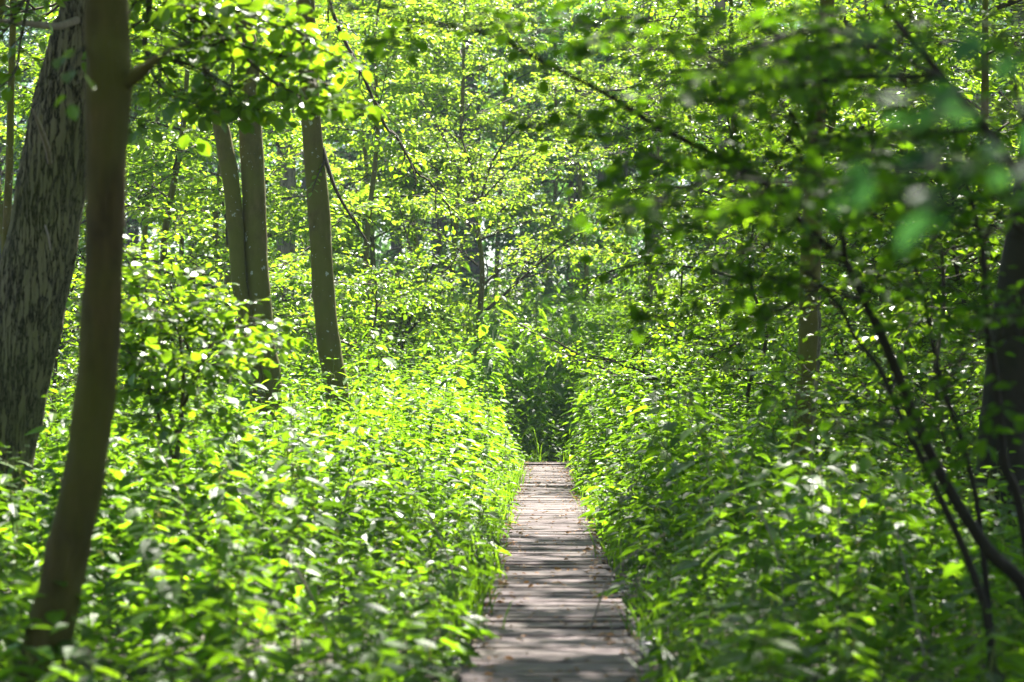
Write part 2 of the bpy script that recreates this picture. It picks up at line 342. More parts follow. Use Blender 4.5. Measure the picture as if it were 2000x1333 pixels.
def build_path():
    rng = np.random.default_rng(11); mb = MB(); y = 8.0
    while y < 41.2:
        d = rng.uniform(.125, .15); zt = .075 + rng.normal(0, .004) + (.03 if y > 40.3 else 0); hw = PW + rng.normal(0, .012); sx = rng.normal(0, .012); sk = rng.normal(0, .006); tl = rng.normal(0, .004)
        n = 9; xs = np.linspace(-hw, hw, n) + PX + sx
        b_ = .006
        prof = [(0, -.045), (0, -b_), (b_, 0), (d / 2, .001), (d - b_, 0), (d, -b_), (d, -.045)]
        v = []
        wav = np.cumsum(rng.normal(0, .0012, n))
        for k, x in enumerate(xs):
            for (py, pz) in prof: v.append((x, y + py + sk * (k / n - .5) + wav[k], zt + pz + tl * (k / n - .5) * 2 + rng.normal(0, .0006)))
        m_ = len(prof); f = [(k * m_ + j, (k + 1) * m_ + j, (k + 1) * m_ + (j + 1) % m_, k * m_ + (j + 1) % m_) for k in range(n - 1) for j in range(m_)]
        mb.add(v, f, 0, False)
        for e in (0, (n - 1) * m_): mb.add(v[e:e + m_], [(0, 1, 2, 3), (0, 3, 4, 6), (4, 5, 6, 6)][:2], 0, False)
        y += d + rng.uniform(.004, .009)
    for x in (-.3, .3):                         # bearers below the planks
        c = np.array([(PX + x + a, yy, zz) for yy in (8, 41) for a, zz in ((-.04, -.06), (.04, -.06), (.04, .028), (-.04, .028))])
        mb.add(c, [(0, 1, 5, 4), (1, 2, 6, 5), (2, 3, 7, 6), (3, 0, 4, 7)], 0, False)
    m, t, b, N, L = mat('weathered planks')
    tc = N('ShaderNodeTexCoord'); mp = N('ShaderNodeMapping'); L(tc.outputs['Object'], mp.inputs[0]); mp.inputs['Scale'].default_value = (2.2, 45, 4)
    n1 = N('ShaderNodeTexNoise'); L(mp.outputs[0], n1.inputs[0]); n1.inputs['Scale'].default_value = 1.6; n1.inputs['Detail'].default_value = 8; n1.inputs['Roughness'].default_value = .7
    r = ramp(N, [(.25, (.026, .016, .016)), (.5, (.092, .060, .061)), (.8, (.19, .135, .140))]); L(n1.outputs[0], r.inputs[0])
    n2 = N('ShaderNodeTexNoise'); L(tc.outputs['Object'], n2.inputs[0]); n2.inputs['Scale'].default_value = 2.5; n2.inputs['Detail'].default_value = 7
    r2 = ramp(N, [(.42, (0, 0, 0)), (.68, (.75, .75, .75))]); L(n2.outputs[0], r2.inputs[0])
    mx = N('ShaderNodeMix'); mx.data_type = 'RGBA'; L(r2.outputs[0], mx.inputs['Factor']); L(r.outputs[0], mx.inputs['A']); mx.inputs['B'].default_value = (.075, .055, .04, 1)
    g = N('ShaderNodeNewGeometry'); ma = N('ShaderNodeMath'); ma.operation = 'MULTIPLY_ADD'; L(g.outputs['Random Per Island'], ma.inputs[0]); ma.inputs[1].default_value = .4; ma.inputs[2].default_value = .8
    vm = N('ShaderNodeVectorMath'); vm.operation = 'SCALE'; L(mx.outputs['Result'], vm.inputs[0]); L(ma.outputs[0], vm.inputs['Scale']); L(vm.outputs[0], b.inputs['Base Color'])
    b.inputs['Roughness'].default_value = .6; b.inputs['Specular IOR Level'].default_value = .17
    bp = N('ShaderNodeBump'); bp.inputs['Distance'].default_value = .008; bp.inputs['Strength'].default_value = .7; L(n1.outputs[0], bp.inputs['Height']); L(bp.outputs[0], b.inputs['Normal'])
    o = mb.build('path', m); o['kind'] = 'structure'
    # frayed wire netting curling up along the edges
    wb = MB()
    for yc, sd_, num in ((13.0, -1, 70), (12.2, 1, 60), (16.5, -1, 45), (15.2, 1, 30), (11.3, -1, 40), (11.6, 1, 40), (20, -1, 30)):
        for _ in range(num):
            p = np.array((PX + sd_ * (PW + rng.uniform(-.03, .05)), yc + rng.normal(0, .35), .06))
            wb.tube(wander(rng, p, (sd_ * rng.uniform(-.4, 1), rng.normal(0, .8), rng.uniform(.2, 1)), rng.uniform(.05, .13), 6, .45, -.12), .0016, 3, 0)
    mw, t, b, N, L = mat('galvanised wire'); b.inputs['Base Color'].default_value = (.36, .35, .38, 1); b.inputs['Metallic'].default_value = .6; b.inputs['Roughness'].default_value = .45
    wb.build('wire_netting', mw, o)
    lb = MB(); n = 1200
    yy = rng.uniform(9, 41, n) ** 1.0; e = rng.random(n) < .6
    xx = np.where(e, PX + np.sign(rng.normal(0, 1, n)) * (PW - abs(rng.normal(0, .09, n))), PX + rng.uniform(-PW, PW, n))
    a = rng.uniform(0, 6.28, n)
    lb.leaves(np.stack([xx, yy, .088 + rng.uniform(0, .01, n) + np.where(yy > 40.2, .03, 0)], -1), np.stack([np.cos(a), np.sin(a), rng.normal(.1, .25, n)], -1), np.stack([rng.normal(0, .4, n), rng.normal(0, .4, n), np.ones(n)], -1),
              rng.uniform(.02, .055, n), rng.uniform(.3, .7, n), LEAF)
    lo = lb.build('leaf_litter', M['dry']); lo['kind'] = 'stuff'
build_path()

# ------------------------------------------------------------------ trees that can be told apart
CF = dict(leaf=.068, wid=.72, leaf_sp=.042)
HIGH = [(.30, 1.3, .9, .12, -.02), (.15, .5, .85, .14, -.03)]
DENSE = [(.22, 1.15, .9, .12, -.02), (.11, .42, .85, .14, -.03)]
def near_trunk_extra(cr, mbs, rng, t, base):
    pts, rad = pix([(235, 175, 9.5, 26), (262, 152, 9.45, 30), (282, 135, 9.4, 24), (312, 114, 9.3, 12)], 4)
    s = MB(); s.tube(pts, rad, 8, 0, True); s.build('branch_stub', M['bark_dark'], t, base)
    for c in ([(312, 114, 9.3, 11), (345, 92, 9.2, 7), (385, 80, 9.2, 5), (430, 60, 9.1, 3)], [(165, 90, 9.5, 8), (140, 130, 9.3, 6), (135, 190, 9.2, 4)]):
        q, r = pix(c, 4); cr.branch(q, r[0], [(.3, .12, .9, .1, -.03)])
tree('slim dark leaning trunk in the left foreground, out of focus before the thick tree',
     [(62, 1420, 9.5, 104), (78, 1320, 9.5, 94), (112, 1170, 9.5, 88), (149, 1000, 9.5, 82), (176, 850, 9.5, 80), (196, 650, 9.5, 80), (205, 430, 9.5, 75), (212, 150, 9.5, 90), (208, 0, 9.5, 86), (205, -500, 9.5, 80), (225, -1500, 9.5, 66), (180, -3000, 9.5, 46), (190, -4400, 9.5, 20)],
     M['bark_dark'], M['hazel'], dict(CF, leaf=.08), [dict(n=16, z0=5.2, z1=10.5, ln=2.6, spec=HIGH)], 21, 'slim_tree', extra=near_trunk_extra, amp=.055, gap=True, sides=28, npt=16)

def big_extra(cr, mbs, rng, t, base):
    b = MB()
    q, r = pix([(150, 40, 16.7, 16), (110, 52, 16.3, 15), (60, 47, 16, 13), (10, 42, 15.8, 9), (-40, 38, 15.6, 5)], 5); b.tube(q, r, 7, 0, True)
    b.build('dead_branch', M['twig_pale'], t, base)
    b = MB()
    q, r = pix([(98, 318, 16.45, 11), (93, 290, 16.3, 12), (80, 252, 16.1, 10), (75, 240, 16.0, 8), (64, 214, 15.9, 4)], 5); b.tube(q, r, 7, 0, True); b.build('dead_branch', M['twig_pale'], t, base)
    b = MB()
    for c in ([(88, 440, 16.42, 4), (95, 462, 16.38, 5), (99, 490, 16.38, 4)],):
        q, r = pix(c, 5); b.tube(q, r, 6, 0, True)
    b.build('dead_branch', M['twig_pale'], t, base)
    bo = Crown(rng, leaf=.092, wid=.86, leaf_sp=.042, T=OVAL, tilt=.4, twig_r=.003)
    sp = [(.085, .5, .85, .1, -.03), (.06, .17, .8, .1, 0)]
    for c in ([(262, -260, 15.4, 22), (300, -90, 14.9, 17), (360, 20, 14.6, 13), (450, 80, 14.4, 9), (560, 120, 14.3, 6), (640, 170, 14.2, 4)],
              [(300, -90, 14.9, 14), (290, 20, 14.6, 10), (285, 100, 14.4, 8), (330, 115, 14.3, 7), (400, 140, 14.2, 5), (470, 195, 14.1, 3)],
              [(360, 20, 14.6, 10), (420, 20, 14.2, 8), (500, 30, 14, 6), (580, 60, 13.9, 4), (620, 95, 13.8, 3)],
              [(285, 100, 14.4, 8), (300, 150, 14.3, 6), (340, 190, 14.2, 5), (420, 205, 14.1, 3)],
              [(450, 80, 14.4, 9), (520, 150, 14.2, 6), (590, 190, 14.1, 4), (650, 215, 14, 3)]):
        q, r = pix(c, 5); bo.branch(q, r[0], sp)
    bo.build(t, base, M['hazel'], M['twig'], 'low_bough')
    lo = Crown(rng, leaf=.08, wid=.86, leaf_sp=.045, T=OVAL, tilt=.4, twig_r=.003)
    for c in ([(120, -120, 16.4, 12), (60, -20, 15.8, 8), (10, 60, 15.4, 6), (-30, 100, 15.2, 4)], [(60, -20, 15.8, 8), (40, 80, 15.4, 6), (30, 140, 15.3, 5), (-10, 180, 15.2, 3)]):
        q, r = pix(c, 5); lo.branch(q, r[0], [(.1, .35, .85, .1, -.03)])
    lo.build(t, base, M['hazel'], M['twig'], 'low_bough')
tree('thick rough barked tree leaning right, at the left edge with pale broken branches',
     [(-70, 1140, 17, 200), (-40, 1020, 17, 168), (0, 830, 17, 150), (40, 667, 17, 142), (67, 550, 17, 136), (95, 400, 17, 130), (122, 250, 17, 130), (160, 110, 17, 130), (191, 0, 17, 130), (265, -300, 17, 124), (330, -900, 17, 112), (380, -1700, 17, 90), (390, -2600, 17, 60)],
     M['bark_thick'], M['hazel'], dict(CF, leaf=.085), [dict(n=16, z0=6.5, z1=12.5, ln=3.6, spec=HIGH)], 22, 'thick_tree', sides=96, extra=big_extra, furrow=.035, npt=14, gap=True)

tree('thin pale stem at the far left edge, behind the thick rough tree',
     [(-8, 1000, 24, 17), (5, 640, 24, 16), (11, 480, 24, 16), (18, 330, 24, 15), (21, 200, 24, 14), (25, 60, 24, 13), (26, -100, 24, 12), (35, -500, 24, 9), (30, -900, 24, 4)],
     M['bark_alder'], M['birch'], CF, [dict(n=9, z0=4.6, z1=8, ln=1.6, spec=DENSE)], 23, 'sapling_tree', sides=8)

tree('smooth twin stemmed tree, two mossy trunks joined low in the nettles',
     [[(520, 1000, 27, 60), (524, 900, 27, 54), (526, 800, 27, 50), (525, 730, 27, 46), (514, 667, 27, 46), (503, 550, 27, 46), (498, 450, 27, 46), (494, 350, 27, 46), (488, 220, 27, 44), (483, 100, 27, 42), (474, 0, 27, 36), (470, -300, 27, 33), (480, -900, 27, 24), (470, -1500, 27, 12)],
      [(516, 900, 26.9, 30), (507, 800, 26.9, 34), (492, 700, 26.9, 30), (479, 620, 26.9, 29), (467, 550, 26.9, 29), (460, 450, 26.9, 32), (452, 360, 26.9, 33), (441, 300, 26.9, 34), (430, 240, 26.9, 30), (414, 190, 26.9, 24), (403, 140, 26.9, 16), (392, 60, 26.9, 12), (384, -80, 26.9, 10), (370, -600, 26.9, 6)]],
     M['bark_alder'], M['hazel'], CF, [dict(n=12, z0=6.2, z1=12.5, ln=2.6, spec=HIGH), dict(n=6, z0=5.4, z1=8, ln=1.5, spec=DENSE)], 24, 'twin_stem_tree', amp=.04, gap=True, npt=10, sides=18)

def t5_extra(cr, mbs, rng, t, base):
    q, r = pix([(630, 290, 27, 11), (640, 325, 26.9, 10), (658, 375, 26.8, 8), (690, 430, 26.8, 6), (720, 476, 26.8, 4)], 5); cr.branch(q, r[0], [(.5, .5, .7, .1, -.05)])
    q, r = pix([(604, -190, 27, 12), (636, -20, 27, 9), (672, 78, 27, 8), (700, 128, 27, 7), (752, 246, 27.2, 7), (771, 262, 27.2, 6), (815, 338, 27.3, 6), (836, 352, 27.3, 5), (878, 404, 27.4, 4), (912, 430, 27.4, 3)], 3); cr.branch(q, r[3], [(.22, .8, .9, .14, -.03), (.13, .32, .85, .12, -.02)])
tree('third smooth trunk, the rightmost of the left group, with a thin drooping branch',
     [(666, 1000, 27, 60), (664, 860, 27, 50), (657, 760, 27, 46), (647, 700, 27, 46), (638, 640, 27, 45), (631, 550, 27, 43), (625, 450, 27, 43), (618, 350, 27, 43), (609, 250, 27, 38), (602, 120, 27, 38), (596, 0, 27, 38), (596, -300, 27, 34), (610, -900, 27, 24), (600, -1500, 27, 12)],
     M['bark_alder'], M['hazel'], CF, [dict(n=12, z0=6, z1=12.5, ln=2.8, spec=HIGH)], 25, 'smooth_tree', extra=t5_extra, amp=.04, gap=True, npt=10, sides=18)

def t6_extra(cr, mbs, rng, t, base):
    b = MB(); q, r = pix([(1600, 560, 19.6, 6), (1600, 660, 19.6, 7), (1595, 740, 19.6, 7), (1590, 800, 19.6, 7), (1586, 870, 19.6, 8), (1580, 1000, 19.6, 8)], 5)
    b.tube(q + rng.normal(0, .006, q.shape), r, 5); b.build('climbing_stem', M['bark_pale'], t, base)
tree('mossy trunk on the right standing behind the dark stems, a pale climbing stem on it',
     [(1556, 1075, 20, 56), (1566, 900, 20, 46), (1577, 750, 20, 43), (1581, 600, 20, 40), (1585, 450, 20, 40), (1598, 200, 20, 32), (1616, 0, 20, 28), (1640, -500, 20, 22), (1650, -1000, 20, 12)],
     M['bark_alder'], M['shade'], CF, [dict(n=12, z0=5.5, z1=9, ln=2.4, spec=HIGH)], 26, 'smooth_tree', extra=t6_extra, gap=True)

tree('dark broad trunk at the right edge, half hidden behind leaves',
     [(1962, 1180, 16, 130), (1958, 1000, 16, 102), (1964, 800, 16, 92), (1992, 560, 16, 86), (2030, 300, 16, 82), (2060, 0, 16, 80), (2090, -600, 16, 74), (2080, -1600, 16, 50), (2090, -2300, 16, 24)],
     M['bark_black'], M['shade'], dict(CF, leaf=.08), [dict(n=18, z0=5, z1=11, ln=3.2, spec=HIGH)], 27, 'dark_tree', amp=.04, gap=True)

def pale(label, c, s, bark='bark_pale', name='pale_tree', **k):
    k['gap'] = True
    tree(label, c, M[bark], M['birch'], CF, [dict(n=12, z0=5.5, z1=k.pop('z1', 13), ln=2.6, spec=DENSE)], s, name, sides=10, **k)
pale('pale sunlit trunk rising right of the clearing, behind arching dark twigs', [(1284, 760, 52, 34), (1280, 560, 52, 32), (1278, 300, 52, 31), (1272, 0, 52, 30), (1270, -500, 52, 20)], 31)
pale('slender pale trunk further right, mostly hidden by dark leaves', [(1412, 780, 44, 26), (1416, 430, 44, 24), (1410, 100, 44, 22), (1404, -100, 44, 20), (1410, -500, 44, 10)], 32)
pale('grey rough trunk seen in the gap between the twin trunks and third trunk', [(556, 740, 50, 46), (556, 580, 50, 40), (560, 380, 50, 36), (556, 100, 50, 32), (560, -300, 50, 20)], 33, 'bark_pale', 'grey_tree')

def sapling_extra(cr, mbs, rng, t, base):
    sp = [(.20, .85, .85, .12, -.01), (.11, .32, .85, .12, -.02)]
    for c in ([(944, 612, 46, 8), (1000, 562, 46, 7), (1080, 492, 45.6, 5), (1180, 425, 45, 3)], [(940, 560, 46, 6), (990, 520, 46.2, 5), (1050, 505, 46.5, 4), (1130, 470, 46.8, 3)],
              [(936, 470, 46, 6), (890, 400, 45.6, 5), (850, 330, 45.4, 4), (800, 280, 45, 3)], [(936, 470, 46, 6), (990, 400, 46.4, 5), (1060, 340, 46, 4), (1130, 300, 46, 3)],
              [(932, 420, 46, 6), (960, 320, 45.5, 5), (1010, 250, 45, 4), (1060, 210, 45, 3)], [(932, 420, 46, 6), (920, 330, 46.5, 5), (900, 250, 46.8, 4), (930, 180, 47, 3)],
              [(934, 520, 46, 5), (860, 460, 46, 4), (790, 430, 45.5, 3)], [(1000, 562, 46, 5), (1050, 480, 46.6, 4), (1110, 400, 47, 3)],
              [(936, 470, 46, 5), (1010, 440, 45, 4), (1090, 420, 44.6, 3)], [(932, 400, 46, 5), (1000, 330, 44.6, 4), (1080, 280, 44.2, 3)], [(930, 400, 46, 5), (850, 240, 46, 4), (800, 170, 46, 3)]):
        q, r = pix(c, 5); cr.branch(q, r[0], sp)
tree('slender young tree with bright yellow green leaves at the end of the boardwalk',
     [(926, 780, 46, 15), (931, 690, 46, 14), (938, 600, 46, 12), (942, 530, 46, 10), (936, 460, 46, 8), (930, 390, 46, 6), (940, 300, 46, 4)], M['bark_alder'], M['birch'], dict(CF, leaf=.09, wid=.6, leaf_sp=.045), [], 41, 'young_tree', sides=8, extra=sapling_extra)
def shrub_extra(cs, spec):
    def f(cr, mbs, rng, t, base):
        for c in cs: q, r = pix(c, 5); cr.branch(q, r[0], spec)
    return f
tree('thin stemmed shrub with small leaves left of the bright young tree', [(776, 740, 43, 12), (788, 660, 43, 10), (806, 610, 43, 8), (832, 550, 43, 6), (862, 480, 43, 4)], M['twig'], M['birch'], dict(CF, leaf=.075),
     [], 42, 'shrub', sides=6, cat='shrub', extra=shrub_extra([[(780, 690, 43, 6), (772, 620, 43, 5), (760, 550, 43, 3)], [(806, 610, 43, 5), (770, 560, 42.6, 4), (720, 520, 42.4, 3)], [(832, 550, 43, 5), (880, 520, 43, 4), (900, 480, 43, 3)], [(832, 550, 43, 5), (800, 480, 43, 4), (780, 400, 43, 3)],
                  [(776, 700, 43, 6), (730, 620, 42.6, 4), (700, 560, 42.5, 3)], [(790, 660, 43, 6), (840, 600, 42.5, 4), (870, 560, 42, 3)], [(862, 480, 43, 4), (850, 400, 43, 3), (860, 340, 43, 2)]], [(.2, .7, .85, .12, -.02), (.12, .3, .85, .12, -.02)]))
B12 = [(.085, .6, .85, .12, -.02), (.055, .22, .85, .1, -.02)]
tree('low round leaved shrub in sun between the dark slim trunk and twin trunks', [(330, 1080, 16, 14), (345, 900, 16, 12), (358, 760, 16, 9), (352, 660, 16, 6), (346, 560, 16, 4)], M['twig'], M['hazel'], dict(leaf=.08, wid=.85, leaf_sp=.042, T=OVAL, twig_r=.003),
     [], 43, 'shrub', sides=6, cat='shrub', extra=shrub_extra([[(350, 860, 16, 9), (300, 700, 16, 7), (270, 580, 16, 5), (262, 500, 16, 3)], [(355, 800, 16, 8), (410, 680, 15.8, 6), (450, 630, 15.6, 4), (490, 620, 15.4, 3)], [(370, 690, 16, 7), (340, 590, 15.8, 5), (330, 535, 15.6, 3)], [(340, 900, 16, 8), (290, 760, 15.7, 5), (250, 680, 15.6, 3)], [(354, 660, 16, 5), (330, 620, 15.4, 4), (290, 600, 15.2, 3)], [(360, 760, 16, 5), (400, 700, 15, 4), (440, 660, 14.8, 3)]], B12))

# dark many stemmed shrub on the right
STEMS = [[(2040, 1420, 9.6, 32), (2010, 1170, 9.5, 28), (1930, 1075, 9.5, 25), (1850, 950, 9.5, 23), (1800, 848, 9.5, 21), (1745, 710, 9.5, 20), (1690, 590, 9.5, 18), (1650, 510, 9.5, 15), (1605, 470, 9.4, 13), (1540, 408, 9.3, 12), (1465, 340, 9.2, 12), (1290, 250, 9, 12), (1180, 182, 8.9, 10), (1060, 122, 8.8, 9), (960, 70, 8.8, 8), (850, 46, 8.7, 7), (740, 34, 8.7, 5), (650, -5, 8.7, 3)],
         [(1945, 1420, 9.2, 20), (1930, 1222, 9.2, 17), (1890, 1092, 9.2, 16), (1835, 970, 9.2, 15), (1800, 897, 9.2, 14), (1757, 810, 9.3, 12), (1715, 715, 9.4, 11), (1670, 660, 9.5, 9), (1640, 600, 9.5, 8), (1580, 535, 9.5, 7), (1500, 480, 9.5, 5), (1420, 440, 9.4, 3)],
         [(1950, 1420, 10, 14), (1915, 1032, 10, 13), (1880, 867, 10, 12), (1835, 735, 10, 11), (1800, 560, 10, 9), (1760, 470, 10, 8), (1680, 400, 10, 7), (1560, 330, 9.9, 5), (1440, 300, 9.8, 3)],
         [(2060, 1420, 9.8, 22), (1995, 1007, 9.8, 19), (1962, 905, 9.8, 17), (1945, 742, 9.8, 15), (1928, 640, 9.8, 14), (1918, 480, 9.8, 12), (1880, 330, 9.7, 10), (1850, 200, 9.6, 8), (1790, 60, 9.5, 6), (1740, -60, 9.4, 4)],
         [(2110, 1420, 8.6, 26), (2080, 900, 8.6, 24), (2030, 500, 8.6, 22), (1990, 350, 8.6, 20), (1920, 245, 8.6, 17), (1840, 150, 8.5, 14), (1760, 55, 8.5, 12), (1700, -20, 8.5, 9), (1600, -100, 8.4, 6)]]
def dark_shrub(cr, mbs, rng, t, base):
    cr.keep = lambda p: ~((p[:, 0] > .90) & (p[:, 0] < 1.12) & (p[:, 2] > .95) & (p[:, 2] < 1.66))
    sp = [(.14, .55, .85, .16, -.01), (.08, .2, .8, .14, -.01)]
    for c in ([(1652, 515, 9.5, 12), (1640, 440, 9.4, 11), (1600, 380, 9.3, 9), (1560, 300, 9.2, 7), (1500, 220, 9.1, 5), (1440, 180, 9, 3)], [(1500, 160, 8.9, 8), (1385, 92, 8.8, 7), (1260, 38, 8.7, 6), (1130, 55, 8.6, 5), (985, 66, 8.5, 3)],
              [(1600, 380, 9.3, 9), (1560, 250, 9.1, 8), (1500, 160, 8.9, 7), (1450, 60, 8.8, 4)], [(1690, 590, 9.5, 9), (1600, 560, 9.2, 7), (1480, 540, 9, 5), (1360, 560, 8.9, 3)], [(1540, 408, 9.3, 8), (1440, 420, 9, 6), (1330, 400, 8.8, 4), (1240, 420, 8.7, 3)],
              [(1465, 340, 9.2, 8), (1380, 330, 9, 6), (1280, 320, 8.9, 4), (1200, 340, 8.8, 3)], [(1840, 150, 8.5, 10), (1700, 150, 8.4, 8), (1540, 170, 8.3, 6), (1380, 200, 8.2, 4), (1260, 190, 8.1, 3)],
              [(1918, 480, 9.8, 8), (1820, 400, 9.5, 6), (1700, 330, 9.3, 4), (1600, 260, 9.2, 3)], [(1290, 250, 9, 7), (1220, 260, 8.9, 5), (1140, 270, 8.8, 3)], [(1760, 470, 10, 7), (1720, 330, 9.8, 5), (1660, 200, 9.6, 4), (1620, 80, 9.5, 3)],
              [(1800, 848, 9.5, 8), (1740, 820, 9.1, 5), (1680, 860, 8.9, 3)], [(1500, 480, 9.5, 6), (1400, 500, 9.2, 4), (1300, 480, 9, 3)], [(1420, 440, 9.4, 5), (1330, 540, 9.1, 4), (1260, 620, 9, 3)], [(1600, 560, 9.2, 6), (1500, 620, 9, 4), (1400, 650, 8.9, 3)],
              [(1880, 330, 9.7, 8), (1780, 240, 9.4, 6), (1680, 120, 9.2, 5), (1560, 40, 9, 3)], [(1918, 480, 9.8, 8), (1960, 380, 9.4, 6), (1950, 250, 9.2, 4)], [(1835, 735, 10, 7), (1900, 640, 9.6, 5), (1960, 580, 9.4, 3)], [(1930, 640, 9.8, 7), (1860, 560, 9.4, 5), (1780, 560, 9.2, 3)],
              [(2030, 500, 8.6, 10), (1960, 420, 8.5, 7), (1860, 420, 8.4, 5), (1760, 480, 8.3, 3)], [(2040, 620, 8.6, 10), (1950, 620, 8.5, 7), (1880, 700, 8.4, 4), (1840, 780, 8.4, 3)], [(2060, 760, 8.6, 10), (1980, 780, 8.5, 6), (1930, 860, 8.4, 3)], [(1920, 245, 8.6, 9), (1850, 260, 8.5, 6), (1740, 250, 8.4, 4), (1650, 270, 8.3, 3)],
              [(2030, 500, 8.6, 9), (1990, 200, 8.5, 7), (1940, 60, 8.4, 5), (1880, -20, 8.4, 3)], [(1990, 350, 8.6, 10), (1800, 330, 7.4, 9), (1600, 360, 6.6, 7), (1400, 350, 6.2, 5), (1260, 400, 6, 3)], [(1840, 150, 8.5, 9), (1600, 60, 7, 8), (1400, 120, 6.4, 6), (1210, 60, 6.2, 3)],
              [(1580, 350, 9.3, 8), (1620, 260, 9.1, 6), (1600, 140, 9, 5), (1630, 20, 8.9, 3)], [(1600, 380, 9.3, 7), (1560, 420, 9, 5), (1600, 500, 8.9, 4), (1570, 560, 8.8, 3)], [(1480, 400, 9.2, 6), (1560, 200, 9, 5), (1530, 60, 8.9, 3)], [(1690, 590, 9.5, 8), (1740, 480, 9.6, 6), (1760, 380, 9.7, 4), (1740, 300, 9.7, 3)], [(1652, 515, 9.5, 8), (1560, 480, 9.3, 5), (1480, 400, 9.2, 3)], [(1840, 150, 8.5, 8), (1760, 160, 8.4, 6), (1660, 70, 8.3, 4), (1560, 90, 8.2, 3)]):
        q, r = pix(c, 5); cr.branch(q, r[0], sp)
    q, r = pix(STEMS[0][9:], 5); cr.branch(q, r[0] * .6, [(.13, .38, .85, .12, -.03), (.06, .15, .8, .1, -.02)])
tree('dark many stemmed shrub arching from the right foreground over the boardwalk, out of focus', STEMS, M['bark_black'], M['shade'], dict(leaf=.058, wid=.72, leaf_sp=.034, T=OVAL, twig_r=.0022), [], 44, 'arching_shrub', sides=8, cat='shrub', extra=dark_shrub, npt=4, twigm=M['bark_black'])
tree('nearest leafy branch at upper right, blurred bluish green leaves close to the camera', [(2330, 2600, 3.6, 60), (2300, 1400, 3.5, 52), (2250, 600, 3.4, 44), (2150, 250, 3.3, 34), (2050, 100, 3.2, 24), (1950, -50, 3.2, 14)], M['bark_black'], M['teal'], dict(leaf=.055, wid=.7, leaf_sp=.05, T=OVAL, twig_r=.0018), [], 45, 'overhanging_shrub', sides=8, cat='shrub',
     extra=shrub_extra([[(2150, 250, 3.3, 14), (1980, 200, 3.2, 10), (1820, 240, 3.1, 7), (1700, 300, 3.1, 4)], [(1980, 200, 3.2, 8), (1900, 330, 3.1, 5), (1830, 400, 3.1, 3)], [(2050, 100, 3.2, 9), (1900, 60, 3.1, 7), (1750, 60, 3, 4)], [(2150, 250, 3.3, 9), (2040, 300, 3.2, 7), (1940, 330, 3.1, 4), (1860, 300, 3.05, 3)]], [(.09, .13, .85, .1, -.02)]))

# ------------------------------------------------------------------ understorey and background trees
def understorey(label, px, d, h, seed, lean=0, z0=1.0, n=18, ln=2.6, leaf='birch', bark='twig', w_=.16, size=.075, spec=DENSE, name='understorey_tree', sp=.042, group=None, dens=1):
    rng = np.random.default_rng(seed); x, y, _ = P(px, 766, d)
    g = float(ground_z(x, y)); base = np.array((x, y, g)); t = thing(name, label, 'tree', base, group)
    c = [base + np.array((lean * k / 5 + rng.normal(0, .10), rng.normal(0, .10), h * k / 5 - (.1 if k == 0 else 0))) for k in range(6)]
    pts = smooth_path(c, 5); rad = np.linspace(w_ / 2, .012, len(pts))
    cr = Crown(rng, leaf=size, wid=.66, leaf_sp=sp, twig_r=.004, sides=3); mb = MB(); cr.keep = clearing(rng, .8) if group is None else None; bumpy_trunk(mb, pts, rad, 8, rng, .03)
    limbs(cr, mb, rng, pts, rad, n, g + z0, g + h * .97, ln, spec, up=.35)
    mb.build('trunk', M[bark], t, base); cr.build(t, base, M[leaf], M['twig']); return t
U = [('leafy understorey tree filling the gap right of the slim dark trunk', 300, 35, 8.5, 'hazel', 22),
     ('leafy understorey tree directly behind the twin stemmed tree', 450, 42, 10, 'birch', 22),
     ('bright leafy tree close behind the third smooth trunk of the left group', 690, 44, 10, 'birch', 24),
     ('leafy tree seen between the left picture edge and the thick trunk', 20, 33, 8.5, 'hazel', 20),
     ('leafy understorey tree between the slim dark trunk and the twin trunks, farther back', 370, 52, 11, 'birch', 22),
     ('taller bright leafy tree behind the thin stemmed shrub', 800, 54, 12, 'birch', 26),
     ('leafy tree rising behind the bright young tree', 960, 67, 14, 'birch', 24),
     ('leafy tree rising left of the pale sunlit trunk', 1150, 64, 14, 'wood', 24),
     ('leafy tree around the pale sunlit trunk right of the clearing', 1390, 50, 11, 'hazel', 24),
     ('leafy tree beside the slender pale trunk behind the dark leaves', 1440, 34, 9, 'hazel', 26),
     ('leafy tree behind the mossy right trunk', 1620, 33, 9, 'hazel', 26),
     ('leafy tree between the mossy right trunk and the dark broad trunk', 1770, 28, 8, 'hazel', 26),
     ('leafy tree behind the dark broad trunk at the right edge', 1950, 25, 7.5, 'hazel', 24),
     ('distant leafy tree above the mossy right trunk', 1530, 50, 12, 'birch', 24),
     ('distant leafy tree above the gap right of the mossy trunk', 1740, 48, 12, 'birch', 24),
     ('distant leafy tree behind the right edge foliage', 1930, 44, 11, 'birch', 22),
     ('distant leafy tree behind the thick rough trunk', 150, 50, 11, 'birch', 22),
     ('distant leafy tree seen between the twin trunks and the third trunk', 570, 56, 12, 'birch', 24),
     ('bright leafy tree in the middle distance behind the drooping branch of the third trunk', 740, 52, 11, 'birch', 26),
     ('bright leafy tree at the left rim of the bluish gap, behind the thin stemmed shrub', 880, 51, 11.5, 'birch', 24),
     ('bright leafy tree above the bluish gap, behind the yellow green crown', 1060, 70, 14, 'birch', 24),
     ('leafy tree at the right rim of the bluish gap', 1270, 57, 12, 'birch', 24),
     ('leafy tree far behind the low round leaved shrub', 260, 44, 10, 'birch', 22),
     ('leafy tree in the gap left of the twin trunks', 400, 38, 9, 'birch', 20)]
